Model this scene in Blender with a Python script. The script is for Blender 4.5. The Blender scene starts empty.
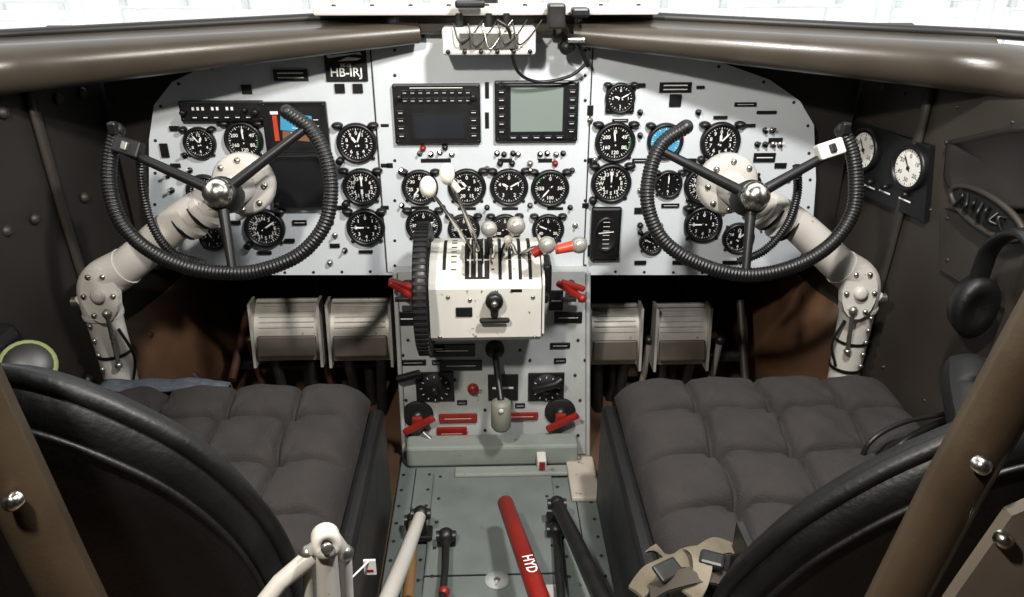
import bpy, bmesh, math, random
from mathutils import Vector, Matrix, Euler
random.seed(7)
scn=bpy.context.scene
try:
    scn.view_settings.view_transform='Standard'
    scn.view_settings.look='None'
except Exception: pass

# ------------------------------------------------ camera
F=765.0
CAM=Vector((0,-1.45,1.05))
PITCH=math.radians(25); YAW=math.radians(-1.8)
cd=bpy.data.cameras.new('camera'); cam=bpy.data.objects.new('camera',cd)
scn.collection.objects.link(cam); scn.camera=cam
cd.sensor_width=36; cd.lens=36*F/1024; cd.clip_start=.02; cd.clip_end=200
cam.location=CAM; cam.rotation_euler=(math.radians(90)-PITCH,0,YAW)
RM=Euler(cam.rotation_euler).to_matrix()
# survey helpers: turn a measured sight line into a metric position on a known real plane
def ray(px,py): return (RM@Vector(((px-512)/F,-(py-298.5)/F,-1))).normalized()
def onpl(px,py,p0,n):
    d=ray(px,py); t=(Vector(p0)-CAM).dot(Vector(n))/d.dot(Vector(n)); return CAM+d*t
def on_y(px,py,y): return onpl(px,py,(0,y,0),(0,1,0))
def on_z(px,py,z): return onpl(px,py,(0,0,z),(0,0,1))
def on_x(px,py,x): return onpl(px,py,(x,0,0),(1,0,0))
def scale_at(p): return (RM.transposed()@(Vector(p)-CAM)).z*-1/F   # metres per px

# ------------------------------------------------ materials
def lin(c): 
    c=[x/255 for x in c]
    return tuple((x/12.92 if x<=.04045 else ((x+.055)/1.055)**2.4) for x in c)
MC={}
def mat(name,col,rough=.5,metal=0.,var=.12,scale=14,bump=0,bscale=300,chip=None,chipscale=30,chipthr=.62,emit=0,coat=0,rvar=.1):
    if name in MC: return MC[name]
    m=bpy.data.materials.new(name); m.use_nodes=True; nt=m.node_tree; N=nt.nodes; L=nt.links
    b=N['Principled BSDF']; c=lin(col)
    tc=N.new('ShaderNodeTexCoord'); no=N.new('ShaderNodeTexNoise'); no.inputs['Scale'].default_value=scale; no.inputs['Detail'].default_value=6
    L.new(tc.outputs['Object'],no.inputs['Vector'])
    cr=N.new('ShaderNodeValToRGB'); cr.color_ramp.elements[0].position=.3; cr.color_ramp.elements[1].position=.7
    cr.color_ramp.elements[0].color=(*[x*(1-var) for x in c],1); cr.color_ramp.elements[1].color=(*[min(1,x*(1+var)) for x in c],1)
    L.new(no.outputs['Fac'],cr.inputs['Fac']); out=cr.outputs['Color']
    if chip:
        n2=N.new('ShaderNodeTexNoise'); n2.inputs['Scale'].default_value=chipscale; n2.inputs['Detail'].default_value=8; n2.inputs['Roughness'].default_value=.65
        L.new(tc.outputs['Object'],n2.inputs['Vector'])
        r2=N.new('ShaderNodeValToRGB'); r2.color_ramp.elements[0].position=chipthr; r2.color_ramp.elements[1].position=chipthr+.03
        L.new(n2.outputs['Fac'],r2.inputs['Fac'])
        mx=N.new('ShaderNodeMixRGB'); L.new(r2.outputs['Color'],mx.inputs['Fac']); L.new(out,mx.inputs['Color1']); mx.inputs['Color2'].default_value=(*lin(chip),1)
        out=mx.outputs['Color']
    L.new(out,b.inputs['Base Color'])
    mr=N.new('ShaderNodeMapRange'); mr.inputs['To Min'].default_value=max(0,rough-rvar); mr.inputs['To Max'].default_value=min(1,rough+rvar)
    L.new(no.outputs['Fac'],mr.inputs['Value']); L.new(mr.outputs['Result'],b.inputs['Roughness'])
    b.inputs['Metallic'].default_value=metal
    if coat: b.inputs['Coat Weight'].default_value=coat
    if bump:
        n3=N.new('ShaderNodeTexNoise'); n3.inputs['Scale'].default_value=bscale; n3.inputs['Detail'].default_value=3; L.new(tc.outputs['Object'],n3.inputs['Vector'])
        bp=N.new('ShaderNodeBump'); bp.inputs['Strength'].default_value=bump; bp.inputs['Distance'].default_value=.002
        L.new(n3.outputs['Fac'],bp.inputs['Height']); L.new(bp.outputs['Normal'],b.inputs['Normal'])
    if emit:
        L.new(out,b.inputs['Emission Color']); b.inputs['Emission Strength'].default_value=emit
    MC[name]=m; return m
PAN=mat('panel_grey_paint',(196,202,206),.5,0,.06,9,.08,500,chip=(155,157,158),chipscale=60,chipthr=.7)
PED=mat('pedestal_paint',(170,173,172),.5,0,.14,14,.1,400,chip=(120,112,102),chipscale=40,chipthr=.66)
QUAD=mat('quadrant_worn_paint',(204,202,194),.45,0,.08,12,.1,300,chip=(130,114,92),chipscale=34,chipthr=.64)
BLK=mat('black_plastic',(15,15,16),.42,0,.2,30)
BLKM=mat('black_matte',(9,9,10),.7,0,.2,30,.1)
FACE=mat('dial_face_black',(8,8,9),.4,0,.1,30)
BEZ=mat('bezel_black',(24,24,26),.38,.2,.15,60)
WHT=mat('dial_white',(230,230,226),.6,0,.03,30)
CREAM=mat('column_grey_white_paint',(186,182,175),.34,0,.1,10,.05,300,chip=(120,110,98),chipscale=26,chipthr=.65)
STEEL=mat('steel',(170,168,160),.28,.9,.12,40)
CHROME=mat('polished_metal',(215,212,205),.22,1.,.05,30)
DSTEEL=mat('dark_steel',(54,54,52),.4,.7,.2,40)
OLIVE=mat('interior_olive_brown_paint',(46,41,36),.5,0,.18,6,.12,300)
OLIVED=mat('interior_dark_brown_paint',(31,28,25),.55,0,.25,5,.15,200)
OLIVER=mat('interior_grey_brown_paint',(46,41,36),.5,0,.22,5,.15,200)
LOWLIT=mat('lower_wall_lit_brown',(92,66,46),.6,0,.3,7,.15,200)
COAM=mat('coaming_grey_brown_vinyl',(64,58,50),.33,0,.2,8,.1,600)
COAMD=mat('windshield_frame_dark',(24,23,21),.5,0,.15,20)
RUB=mat('rubber_grip',(15,15,15),.4,0,.15,40,.1)
RED=mat('red_paint',(128,26,18),.4,0,.2,25,.05,300,chip=(80,48,40),chipscale=60,chipthr=.66)
ORG=mat('orange_red_knob',(190,66,42),.35,0,.1,30)
SEATF=mat('seat_quilted_charcoal',(43,39,37),.95,0,.22,18,.8,380)
LEATH=mat('black_leather',(10,9,9),.5,0,.25,25,.35,150)
FLR=mat('floor_grey_green',(104,112,108),.5,0,.16,12,.12,200,chip=(80,80,74),chipscale=25,chipthr=.65)
FLRD=mat('footwell_floor_brown',(84,62,46),.6,0,.3,9,.1,200)
BLUE=mat('blue_grey_cloth',(74,80,88),.9,0,.3,90,.5,300)
TAN=mat('belt_webbing_tan',(98,90,74),.85,0,.15,60,.4,700)
PEDAL=mat('pedal_alloy',(168,165,158),.42,.3,.14,25,.1,300,chip=(112,106,98),chipscale=40,chipthr=.64)
SCR=mat('lcd_grey_green',(116,128,120),.3,0,.03,5,emit=.12)
SCRD=mat('lcd_dark',(14,16,19),.45,0,.1,20)
CYAN=mat('horizon_sky_blue',(60,140,175),.4,0,.1,20,emit=.2)
BRN=mat('horizon_earth_brown',(120,84,60),.4,0,.1,20,emit=.1)
LIME=mat('lime_pad',(120,128,82),.8,0,.1,50)
HGW=mat('hangar_wall_paint',(236,236,232),.7,0,.05,1)
HGF=mat('hangar_floor_concrete',(226,225,220),.5,0,.06,.6)
HGD=mat('hangar_grey_steel',(205,207,208),.5,0,.1,2)
YEL=mat('light_grey_case',(202,199,192),.5,0,.06,30)
BRB=mat('pedal_brown_guard',(80,73,65),.5,.2,.1,20)

# ------------------------------------------------ builder
TXT={}
def textgeo(s):
    if s in TXT: return TXT[s]
    c=bpy.data.curves.new('t','FONT'); c.body=s; c.align_x='CENTER'; c.align_y='CENTER'; c.size=1; c.resolution_u=2; c.offset=.014
    o=bpy.data.objects.new('t',c); scn.collection.objects.link(o); bpy.context.view_layer.update()
    me=bpy.data.meshes.new_from_object(o)
    r=([v.co.copy() for v in me.vertices],[list(p.vertices) for p in me.polygons])
    bpy.data.objects.remove(o); bpy.data.meshes.remove(me); bpy.data.curves.remove(c); TXT[s]=r; return r
def frame(p,z,xh=(1,0,0)):
    z=Vector(z).normalized(); x=Vector(xh); x=(x-z*x.dot(z))
    if x.length<1e-4: x=Vector((0,1,0))-z*z.y
    x.normalize(); y=z.cross(x)
    M=Matrix((x,y,z)).transposed().to_4x4(); M.translation=Vector(p); return M
def PF(x,z,y=0.): return frame((x,y,z),(0,-1,0))
def catmull(P,k=8):
    P=[Vector(p) for p in P]; Q=[P[0]*2-P[1]]+P+[P[-1]*2-P[-2]]; out=[]
    for i in range(1,len(Q)-2):
        a,b,c,d=Q[i-1:i+3]
        for j in range(k):
            t=j/k; out.append(.5*((2*b)+(c-a)*t+(2*a-5*b+4*c-d)*t*t+(3*b-a-3*c+d)*t**3))
    out.append(P[-1]); return out
def resample(P,n):
    L=[0]
    for a,b in zip(P,P[1:]): L.append(L[-1]+(b-a).length)
    out=[];j=0
    for i in range(n):
        s=L[-1]*i/(n-1)
        while j<len(P)-2 and L[j+1]<s: j+=1
        t=(s-L[j])/max(1e-9,L[j+1]-L[j]); out.append(P[j].lerp(P[j+1],min(1,t)))
    return out
class B:
    def __init__(s,name): s.name=name; s.v=[]; s.f=[]; s.m=[]; s.sm=[]; s.mats=[]
    def add(s,vs,fs,m,M=None,smooth=False):
        if m not in s.mats: s.mats.append(m)
        k=len(s.v); mi=s.mats.index(m)
        s.v+= [(M@Vector(v)) if M is not None else Vector(v) for v in vs]
        s.f+= [[k+i for i in f] for f in fs]; s.m+=[mi]*len(fs); s.sm+=[smooth]*len(fs)
    def box(s,c,size,m,M=None,bev=0.,R=None,seg=2):
        bm=bmesh.new(); bmesh.ops.create_cube(bm,size=1)
        for v in bm.verts: v.co=Vector((v.co.x*size[0],v.co.y*size[1],v.co.z*size[2]))
        if bev: bmesh.ops.bevel(bm,geom=list(bm.edges),offset=min(bev,.45*min(size)),segments=seg,profile=.5,affect='EDGES')
        T=Matrix.Translation(Vector(c))
        if R is not None: T=T@R.to_4x4()
        if M is not None: T=M@T
        bm.verts.index_update()
        s.add([v.co.copy() for v in bm.verts],[[v.index for v in f.verts] for f in bm.faces],m,T,False); bm.free()
    def tube(s,P,r,m,n=14,cap=True,flat=1.,closed=False):
        P=[Vector(p) for p in P]; 
        if not hasattr(r,'__len__'): r=[r]*len(P)
        vs=[];fs=[]; prev=None
        for i,p in enumerate(P):
            t=(P[min(i+1,len(P)-1)]-P[max(i-1,0)]).normalized()
            if prev is None:
                a=Vector((0,0,1)) if abs(t.z)<.9 else Vector((1,0,0)); x=(a-t*a.dot(t)).normalized()
            else: x=(prev-t*prev.dot(t)).normalized()
            prev=x; y=t.cross(x)
            for k in range(n):
                an=2*math.pi*k/n; vs.append(p+(x*math.cos(an)*flat+y*math.sin(an))*r[i])
        for i in range(len(P)-1):
            for k in range(n): a=i*n+k;b=i*n+(k+1)%n; fs.append([a,b,b+n,a+n])
        s.add(vs,fs,m,None,True)
        if cap:
            s.add(vs[:n],[list(range(n))[::-1]],m); s.add(vs[-n:],[list(range(n))],m)
    def cyl(s,a,b,r,m,r2=None,n=20): s.tube([a,b],[r,r if r2 is None else r2],m,n)
    def lathe(s,prof,m,M,n=28,smooth=True):
        vs=[];fs=[]
        for (r,h) in prof:
            for k in range(n): an=2*math.pi*k/n; vs.append((r*math.cos(an),r*math.sin(an),h))
        for i in range(len(prof)-1):
            for k in range(n): a=i*n+k;b=i*n+(k+1)%n; fs.append([a,b,b+n,a+n])
        s.add(vs,fs,m,M,smooth)
    def disc(s,r,h,m,M,n=28,c=(0,0)):
        s.add([(c[0]+r*math.cos(2*math.pi*k/n),c[1]+r*math.sin(2*math.pi*k/n),h) for k in range(n)],[list(range(n))],m,M)
    def sphere(s,c,r,m,sc=(1,1,1),R=None,n=16):
        vs=[];fs=[]; h=n//2+2
        for i in range(h+1):
            a=math.pi*i/h
            for k in range(n): b=2*math.pi*k/n; vs.append((r*sc[0]*math.sin(a)*math.cos(b),r*sc[1]*math.sin(a)*math.sin(b),r*sc[2]*math.cos(a)))
        for i in range(h):
            for k in range(n): a=i*n+k;b=i*n+(k+1)%n; fs.append([a,a+n,b+n,b])
        T=Matrix.Translation(Vector(c)); 
        if R is not None: T=T@R.to_4x4()
        s.add(vs,fs,m,T,True)
    def prism(s,poly,h0,h1,m,M):
        n=len(poly); vs=[(p[0],p[1],h0) for p in poly]+[(p[0],p[1],h1) for p in poly]
        s.add(vs,[list(range(n))[::-1],list(range(n,2*n))]+[[i,(i+1)%n,n+(i+1)%n,n+i] for i in range(n)],m,M)
    def grid(s,rows,m,smooth=True):
        nr=len(rows);nc=len(rows[0]); vs=[p for r in rows for p in r]
        s.add(vs,[[i*nc+j,i*nc+j+1,(i+1)*nc+j+1,(i+1)*nc+j] for i in range(nr-1) for j in range(nc-1)],m,None,smooth)
    def quad(s,x,y,w,h,ang,z,m,M):
        c,sn=math.cos(ang),math.sin(ang)
        s.add([(x+c*a-sn*b,y+sn*a+c*b,z) for a,b in ((-w/2,-h/2),(w/2,-h/2),(w/2,h/2),(-w/2,h/2))],[[0,1,2,3]],m,M)
    def text(s,t,x,y,size,z,m,M,ang=0):
        vs,fs=textgeo(t); T=M@Matrix.Translation((x,y,z))@Matrix.Rotation(ang,4,'Z')@Matrix.Scale(size,4); s.add(vs,fs,m,T)
    def bolt(s,p,n,r,m=None,h=.003):
        s.lathe([(r,0),(r,h*.6),(r*.6,h),(0.0001,h)],m or STEEL,frame(p,n),10)
    def done(s,parent=None,weld=False):
        c=sum(((Vector(v)) for v in s.v),Vector())/len(s.v)
        me=bpy.data.meshes.new(s.name); me.from_pydata([v-c for v in s.v],[],s.f)
        for m in s.mats: me.materials.append(m)
        me.polygons.foreach_set('material_index',s.m); me.polygons.foreach_set('use_smooth',s.sm); me.update()
        o=bpy.data.objects.new(s.name,me); o.location=c; scn.collection.objects.link(o)
        if parent: o.parent=parent
        return o

# ------------------------------------------------ room shell
def W(y):
    if y>-.25: return .72+ (min(.1,y)-.1)/(-.35)*.08 if y<.1 else .72
    return min(.84,.80+(-.25-y)*.06)
def wallx(y,z): return W(y)-.05*max(0,(1-z/.87))**2
for side,nm in ((-1,'wall_left'),(1,'wall_right')):
    b=B(nm); rows=[]
    for i in range(28):
        y=-1.95+i*(2.6/27); rows.append([(side*wallx(y,z),y,z) for z in [k*.87/12 for k in range(13)]])
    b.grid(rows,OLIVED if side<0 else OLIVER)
    for y in (-.95,-.62,-.42,-.12):   # frames riveted to the skin
        pts=[(side*(wallx(y,z)-.006),y,z) for z in [k*.86/10 for k in range(11)]]
        b.grid([[(p[0],p[1]-.014,p[2]) for p in pts],[(p[0]-side*.008,p[1],p[2]) for p in pts],[(p[0],p[1]+.014,p[2]) for p in pts]],OLIVE)
    # lower side strips: light on the lower wall put into their brown
    b.grid([[(side*(wallx(y,z)-.008),y,z) for z in (0,.1,.2,.3,.36)] for y in (-.1,.05,.2,.35,.5)],LOWLIT)
    for z in (.3,.62,.8):
        for k in range(16):
            y=-.9+k*.06; b.bolt((side*wallx(y,z),y,z),(-side,0,0),.0028,OLIVE)
    # unseen upper side, closed off behind the windows to darken the interior
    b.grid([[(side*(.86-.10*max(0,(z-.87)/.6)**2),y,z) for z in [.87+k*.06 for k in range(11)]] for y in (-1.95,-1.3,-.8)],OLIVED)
    o=b.done(); md=o.modifiers.new('thickness','SOLIDIFY'); md.thickness=.008; md.offset=1 if side<0 else -1
b=B('unseen_light_block_wall'); b.box((0,-1.97,.78),(1.76,.03,1.66),OLIVE); b.done()  # unseen wall added behind the camera to block world light
b=B('floor')
b.box((0,-.66,-.02),(1.7,2.6,.04),FLRD)
b.done()
b=B('footwell_bulkhead')
b.box((0,.62,.42),(1.41,.03,.84),OLIVED)
b.box((0,.345,.835),(1.41,.55,.01),OLIVED)
for x in (-.5,-.3,.35,.55): b.cyl((x,.58,0),(x,.58,.6),.012,DSTEEL)
b.done()
b=B('wall_front')
b.box((0,.045,.672),(1.43,.02,.475),OLIVED); b.done()
b=B('unseen_ceiling')  # unseen roof put in so light enters mostly by the windows
rows=[[(x,y,1.62-.16*(abs(x)/.8)**3) for x in [-.8+k*.1 for k in range(17)]] for y in (-1.95,-1.2,-.7,-.25)]
b.grid(rows,OLIVE); b.done()
# ------------------------------------------------ coaming + windshield frame
for side,nm in ((-1,'window_sill'),(1,'window_sill')):
    b=B(nm); 
    A=Vector((side*.12,-.03,.905)); E=Vector((side*.80,-.215 if side<0 else -.235,.868))
    P=[A.lerp(E,k/8) for k in range(9)]+[Vector((side*.84,-.34,.868)),Vector((side*.85,-.6,.87)),Vector((side*.86,-1.9,.87))]
    R=[.018+.021*k/8 for k in range(9)]+[.041,.041,.041]
    b.tube(P,R,COAM,20)
    top=[p+Vector((0,.01,r*.9)) for p,r in zip(P[:9],R)]
    b.grid([top,[p+Vector((side*.02,.045,.008)) for p in top]],COAM)
    fr=[p+Vector((side*.02,.05,.012)) for p in top]
    fr.append(fr[-1]+Vector((side*.05,-.06,0)))
    b.tube(fr,.008,COAMD,8)
    b.grid([[p+Vector((0,.0,-r*.5)) for p,r in zip(P[:9],R)],[Vector((p.x,.05,.912)) for p in P[:9]]],OLIVED)
    b.tube([Vector((side*.88,-.45,.88)),Vector((side*.80,-.5,1.46))],.014,COAMD,8)
    b.tube([Vector((side*.86,-.8,.88)),Vector((side*.78,-.8,1.46))],.02,COAMD,8)
    b.done()
b=B('windshield_center_shelf')
c=on_y(487,8,-.06)
b.box((c.x,-.03,c.z-.004),(.585,.09,.014),YEL,bev=.004)
b.box((c.x,.0,c.z-.028),(.32,.06,.035),COAM,bev=.006)
for k in range(9): b.bolt((c.x-.26+k*.065,-.055,c.z+.003),(0,0,1),.004,DSTEEL)
b.tube([(c.x,.03,c.z),(c.x,-.12,c.z+.55)],.02,COAMD,10)
b.done()

# ------------------------------------------------ instrument panel
def pp(px,py,y=0.): v=on_y(px,py,y); return v.x,v.z
out=[(222,275),(395,275),(590,275),(765,275),(797,262),(812,235),(816,180),(814,125),(800,101),(770,80),(725,64),(670,51),(610,38),(560,30),(420,30),(380,36),(320,42),(255,54),(205,66),(172,82),(154,105),(149,140),(149,205),(160,240),(185,265)]
b=B('instrument_panel')
P2=[Vector((*pp(*p),0)) for p in out]
b.prism([(p.x,p.y) for p in P2],-.012,0,PAN,PF(0,0,0))
cx0,cz0=pp(388,272);cx1,cz1=pp(592,42)
b.box(((cx0+cx1)/2,(cz0+cz1)/2,.001),(cx1-cx0,cz1-cz0,.004),PAN,PF(0,0,0),bev=.001)
for x in (cx0-.002,cx1+.002): b.box((x,(cz0+cz1)/2,.0),(.002,cz1-cz0,.003),BLKM,PF(0,0,0))
n=len(P2)
for i in range(n):  # rim screws
    a=P2[i];c=P2[(i+1)%n]; L=(c-a).length; k=max(1,int(L/.055)); cen=Vector((0,.66,0))
    for j in range(k):
        p=a.lerp(c,j/k); p=p+(cen-p).normalized()*.012; b.bolt((p.x,-.0,p.y),(0,-1,0),.003,DSTEEL,.002)
for x in (395,585):
    for y in (50,75,100,160,200,240,265):
        q=pp(x,y); b.bolt((q[0],-.003,q[1]),(0,-1,0),.003,DSTEEL,.002)
def plac(px,py,w,h,lines=1,m=BLK):
    x,z=pp(px,py); s=scale_at((x,0,z)); M=PF(x,z,-.003)
    b.box((0,0,.0),(w*s,h*s,.003),m,M,bev=.0006)
    for k in range(lines): b.quad(0,(k-(lines-1)/2)*h*s*.4,w*s*.75,h*s*.1,0,.0018,WHT,M)
for p in [(291,75,34,11,2),(247,89,10,9,0),(340,88,10,9,0),(358,88,10,9,0),(675,87,32,10,2),(675,100,12,12,0),(766,112,20,3,0),(764,157,22,9,1),(775,140,14,5,0),(745,104,22,4,1),(224,124,14,3,0),(505,160,14,4,0),(545,160,14,4,0),(436,160,30,4,0),(620,120,16,3,1),(640,160,16,4,1),(670,205,18,4,1),(390,165,6,5,0),(590,160,6,5,0),(330,168,10,4,0),(175,128,10,5,0),(342,207,12,4,0),(585,205,6,5,0),(640,210,12,6,0),(555,208,16,3,0),(510,208,16,3,0),(467,208,18,3,0),(420,207,18,3,0),(385,207,8,4,0),(385,125,8,3,0),(385,165,8,4,0),(590,110,6,10,0),(720,117,14,3,0),(690,160,12,4,0),(742,160,10,4,0),(640,85,10,4,0),(700,87,8,3,0),(335,245,10,4,0),(300,222,14,5,1),(290,240,10,4,0),(330,222,8,4,0),(236,222,10,4,0),(165,150,8,14,0),(176,165,10,4,0),(590,250,5,12,0),(730,262,16,4,0),(680,262,16,4,0),(640,262,12,4,0),(366,251,14,3,0),(265,252,14,3,0),(780,165,12,5,0),(785,180,10,4,0),(750,125,10,3,0),(600,125,6,3,0),(487,90,4,16,0),(487,120,4,16,0)]: plac(*p)
x,z=pp(346,63); s=scale_at((x,0,z)); M=PF(x,z,-.003)
b.box((0,0,0),(42*s,35*s,.003),BLK,M,bev=.0008)
b.text('HB-IRJ',0,-9*s,12*s,.0018,WHT,M)
b.prism([(-16*s,5*s),(10*s,9*s),(17*s,8*s),(15*s,11*s),(10*s,10*s),(-14*s,8*s),(-17*s,11*s),(-18*s,6*s)],.0016,.0019,WHT,M)
b.prism([(-8*s,2*s),(12*s,3*s),(16*s,5*s),(2*s,6*s)],.0016,.0019,WHT,M); b.text('BE-18',0,-2*s,4.5*s,.0018,WHT,M)
b.done()

def dial(b,M,r,needles=(1.0,),ticks=36,digits='0123456789',face=FACE,ink=WHT,square=False,arc=0,arcm=None):
    if square: b.box((0,0,.003),(2.15*r,2.15*r,.006),BEZ,M,bev=.002)
    b.lathe([(1.13*r,-.002),(1.13*r,.005),(1.06*r,.009),(.95*r,.009),(.89*r,.0035)],BEZ,M,32)
    b.disc(.92*r,.0062 if square else .0035,face,M,32)
    h=.0066 if square else .0039
    for k in range(ticks):
        a=2*math.pi*k/ticks+math.pi/2; mj=(k%(ticks//12 if ticks>=24 else 2)==0)
        l=.14*r if mj else .08*r; rr=.86*r-l/2
        b.quad(rr*math.cos(a),rr*math.sin(a),l,(.04 if mj else .022)*r,a,h,ink,M)
    nd=len(digits)
    for k,d in enumerate(digits):
        a=math.pi/2-2*math.pi*k/nd; b.text(d,.57*r*math.cos(a),.57*r*math.sin(a),.29*r,h,ink,M)
    if arcm:
        for k in range(10):
            a=arc+k*.08; b.quad(.84*r*math.cos(a),.84*r*math.sin(a),.07*r,.1*r,a,h+.0001,arcm,M)
    for i,a in enumerate(needles):
        c,sn=math.cos(a),math.sin(a); L=(.74 if i==0 else .5)*r; w=(.05 if i==0 else .075)*r
        pts=[(-.2*r,-w*.6),(L*.7,-w),(L,0),(L*.7,w),(-.2*r,w*.6)]
        b.add([(c*x-sn*y,sn*x+c*y,h+.0006+.0003*i) for x,y in pts],[[0,1,2,3,4]],ink,M)
    b.lathe([(.1*r,h),(.1*r,h+.0015),(.0001,h+.0015)],BLK,M,14)
GRN=mat('arc_green',(70,140,80),.5); 
def gauge(name,px,py,rp,y=-.002,post=True,knob=False,square=False,**kw):
    x,z=pp(px,py,y); s=scale_at((x,y,z)); r=rp*s*.90; M=PF(x,z,y); b=B(name)
    dial(b,M,r,square=square,**kw)
    for k in range(4):
        a=math.pi/4+k*math.pi/2; q=1.2*r
        b.lathe([(.1*r,0),(.1*r,.003),(.0001,.0035)],DSTEEL,M@Matrix.Translation((q*math.cos(a),q*math.sin(a),0.006 if square else .0)),8)
    if post:   # oval post lights
        for sx in (-1,1):
            T=M@Matrix.Translation((sx*.98*r,1.0*r,.0))@Matrix.Diagonal((1.3,.75,1,1))
            b.lathe([(.24*r,0),(.24*r,.008),(.14*r,.014),(.0001,.014)],BLK,T,12)
    if knob:
        T=M@Matrix.Translation((-1.0*r,-.95*r,0)); b.lathe([(.2*r,0),(.22*r,.013),(.16*r,.015),(.0001,.015)],BLK,T,12)
    return b.done()
R_=random.uniform
def nd(k=1): return tuple(R_(0,6.28) for _ in range(k))
D6=('0','5','10','15','20','25','30')
CMP=('N','3','6','E','12','15','S','21','24','W','30','33')
gauge('clock',200,143,16,needles=(2.2,1.2),digits=('12','2','4','6','8','10'))
gauge('airspeed_indicator',244,140,19,needles=(1.6,),digits=('0','40','80','120','160','200'),arc=-.5,arcm=GRN)
gauge('altimeter',357,143,20,needles=(1.2,2.2),knob=True)
gauge('heading_indicator',362,187,19,needles=(1.57,4.71),digits=CMP,knob=True)
gauge('vertical_speed_indicator',366,227,19,needles=(3.14,),digits=('0','1','2','3','4','3','2','1'))
gauge('course_deviation_indicator',265,228,20,needles=(.6,),digits=CMP,knob=True)
gauge('suction_gauge',213,238,13,needles=nd(),ticks=24,digits=('0','2','4','6','8'),post=False)
gauge('radio_magnetic_indicator',205,192,18,needles=nd())
gauge('manifold_pressure_gauge',420,187,18,needles=nd(2),digits=D6,arc=0,arcm=GRN)
gauge('tachometer',467,187,19,needles=nd(2),digits=D6,arc=1,arcm=GRN)
gauge('fuel_quantity_gauge',509,187,19,needles=(.5,2.6),digits=('0','1','2','3','4'))
gauge('oil_temperature_gauge',550,188,19,needles=(4.,),digits=('0','50','100','150'),arc=2,arcm=GRN)
gauge('fuel_pressure_gauge',424,225,18,needles=nd(),digits=('0','10','20','30'))
gauge('cylinder_temperature_gauge',464,229,16,needles=nd(),digits=('0','10','20','30'))
gauge('oil_pressure_gauge',505,229,16,needles=nd(),digits=('0','50','100'))
gauge('carburettor_temperature_gauge',548,229,16,needles=nd(),digits=('0','20','40'))
gauge('accelerometer',620,98,15,needles=(.5,2.8),ticks=24,digits=('0','1','2','3'),square=True)
gauge('airspeed_indicator',615,142,20,needles=(1.7,),digits=('0','40','80','120','160','200'),arc=-.5,arcm=GRN)
gauge('attitude_indicator',665,141,18,needles=(0,3.14),digits=(),face=CYAN)
gauge('altimeter',720,142,20,needles=(.8,1.6),knob=True)
gauge('heading_indicator',611,183,20,needles=(1.57,),digits=CMP,knob=True)
gauge('turn_indicator',668,184,14,needles=(1.57,),ticks=12,digits=('L','R'))
gauge('course_deviation_indicator',704,185,20,needles=nd(2),digits=CMP)
gauge('vertical_speed_indicator',703,224,19,needles=(3.14,),digits=('0','1','2','3','4','3','2','1'))
gauge('suction_gauge',651,242,12,needles=nd(),ticks=24,digits=('0','2','4','6','8'),post=False)
gauge('fuel_flow_gauge',745,186,16,needles=nd(),post=False)
gauge('clock',738,238,16,needles=nd(2),digits=('12','2','4','6','8','10'),post=False)

def rectdev(name,x0,y0,x1,y1,build,m=BLK,dep=.012,bev=.0025):
    ax,az=pp(x0,y1,-.005);bx,bz=pp(x1,y0,-.005); x=(ax+bx)/2;z=(az+bz)/2; s=scale_at((x,0,z)); w=bx-ax;h=bz-az
    b=B(name); M=PF(x,z,-.003); b.box((0,0,dep/2),(w,h,dep),m,M,bev=bev)
    for sx in (-1,1):
        for sy in (-1,1): b.lathe([(.0022,0),(.0022,.001),(.0001,.001)],DSTEEL,M@Matrix.Translation((sx*(w/2-.005),sy*(h/2-.005),dep)),8)
    build(b,M,w,h,s,dep); return b.done()
def knb(b,M,x,y,z,r,h=.014,m=BLK): b.lathe([(r,0),(r*.95,h),(r*.7,h+.001),(.0001,h+.001)],m,M@Matrix.Translation((x,y,z)),14)
def radio(b,M,w,h,s,d):
    b.box((-w*.1,h*.15,d),(w*.55,h*.35,.001),SCRD,M)
    for k in range(9): b.quad(-w*.33+k*w*.058,h*.15,w*.03,h*.16,0,d+.0008,WHT if k not in (3,6) else BLK,M)
    for k in range(6): b.box((-w*.32+k*w*.128,-h*.27,d+.001),(w*.09,h*.2,.003),BEZ,M,bev=.0006); b.quad(-w*.32+k*w*.128,-h*.27,w*.05,h*.04,0,d+.003,WHT,M)
    knb(b,M,w*.42,0,d,.006); knb(b,M,-w*.44,0,d,.005); knb(b,M,w*.3,h*.12,d,.004)
rectdev('radio_head',183,100,263,121,radio)
def adi(b,M,w,h,s,d):
    b.box((0,0,d),(w*.8,h*.8,.002),SCRD,M); z=d+.0012
    b.quad(w*.02,h*.1,w*.48,h*.34,-.12,z,CYAN,M); b.quad(0,-h*.16,w*.42,h*.16,-.12,z,BRN,M)
    b.quad(-w*.30,-h*.0,w*.07,h*.5,0,z+.0002,ORG,M); b.quad(-w*.3,h*.30,w*.12,h*.06,0,z+.0002,WHT,M)
    for k in range(5): b.quad(0,-.2*h+k*.1*h,w*(.1+.06*(k%2)),.0012,-.12,z+.0003,WHT,M)
    for k in range(4): b.quad(w*.33,-.2*h+k*.12*h,w*.08,.0014,0,z+.0003,WHT,M)
    for sx in (-1,1): knb(b,M,sx*w*.42,-h*.42,d,.004,.008)
    for e in ((0,h*.485,w,h*.03),(0,-h*.485,w,h*.03)): b.box((e[0],e[1],d),(e[2],e[3],.003),BEZ,M)
rectdev('electronic_attitude_display',268,101,326,152,adi)
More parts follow.
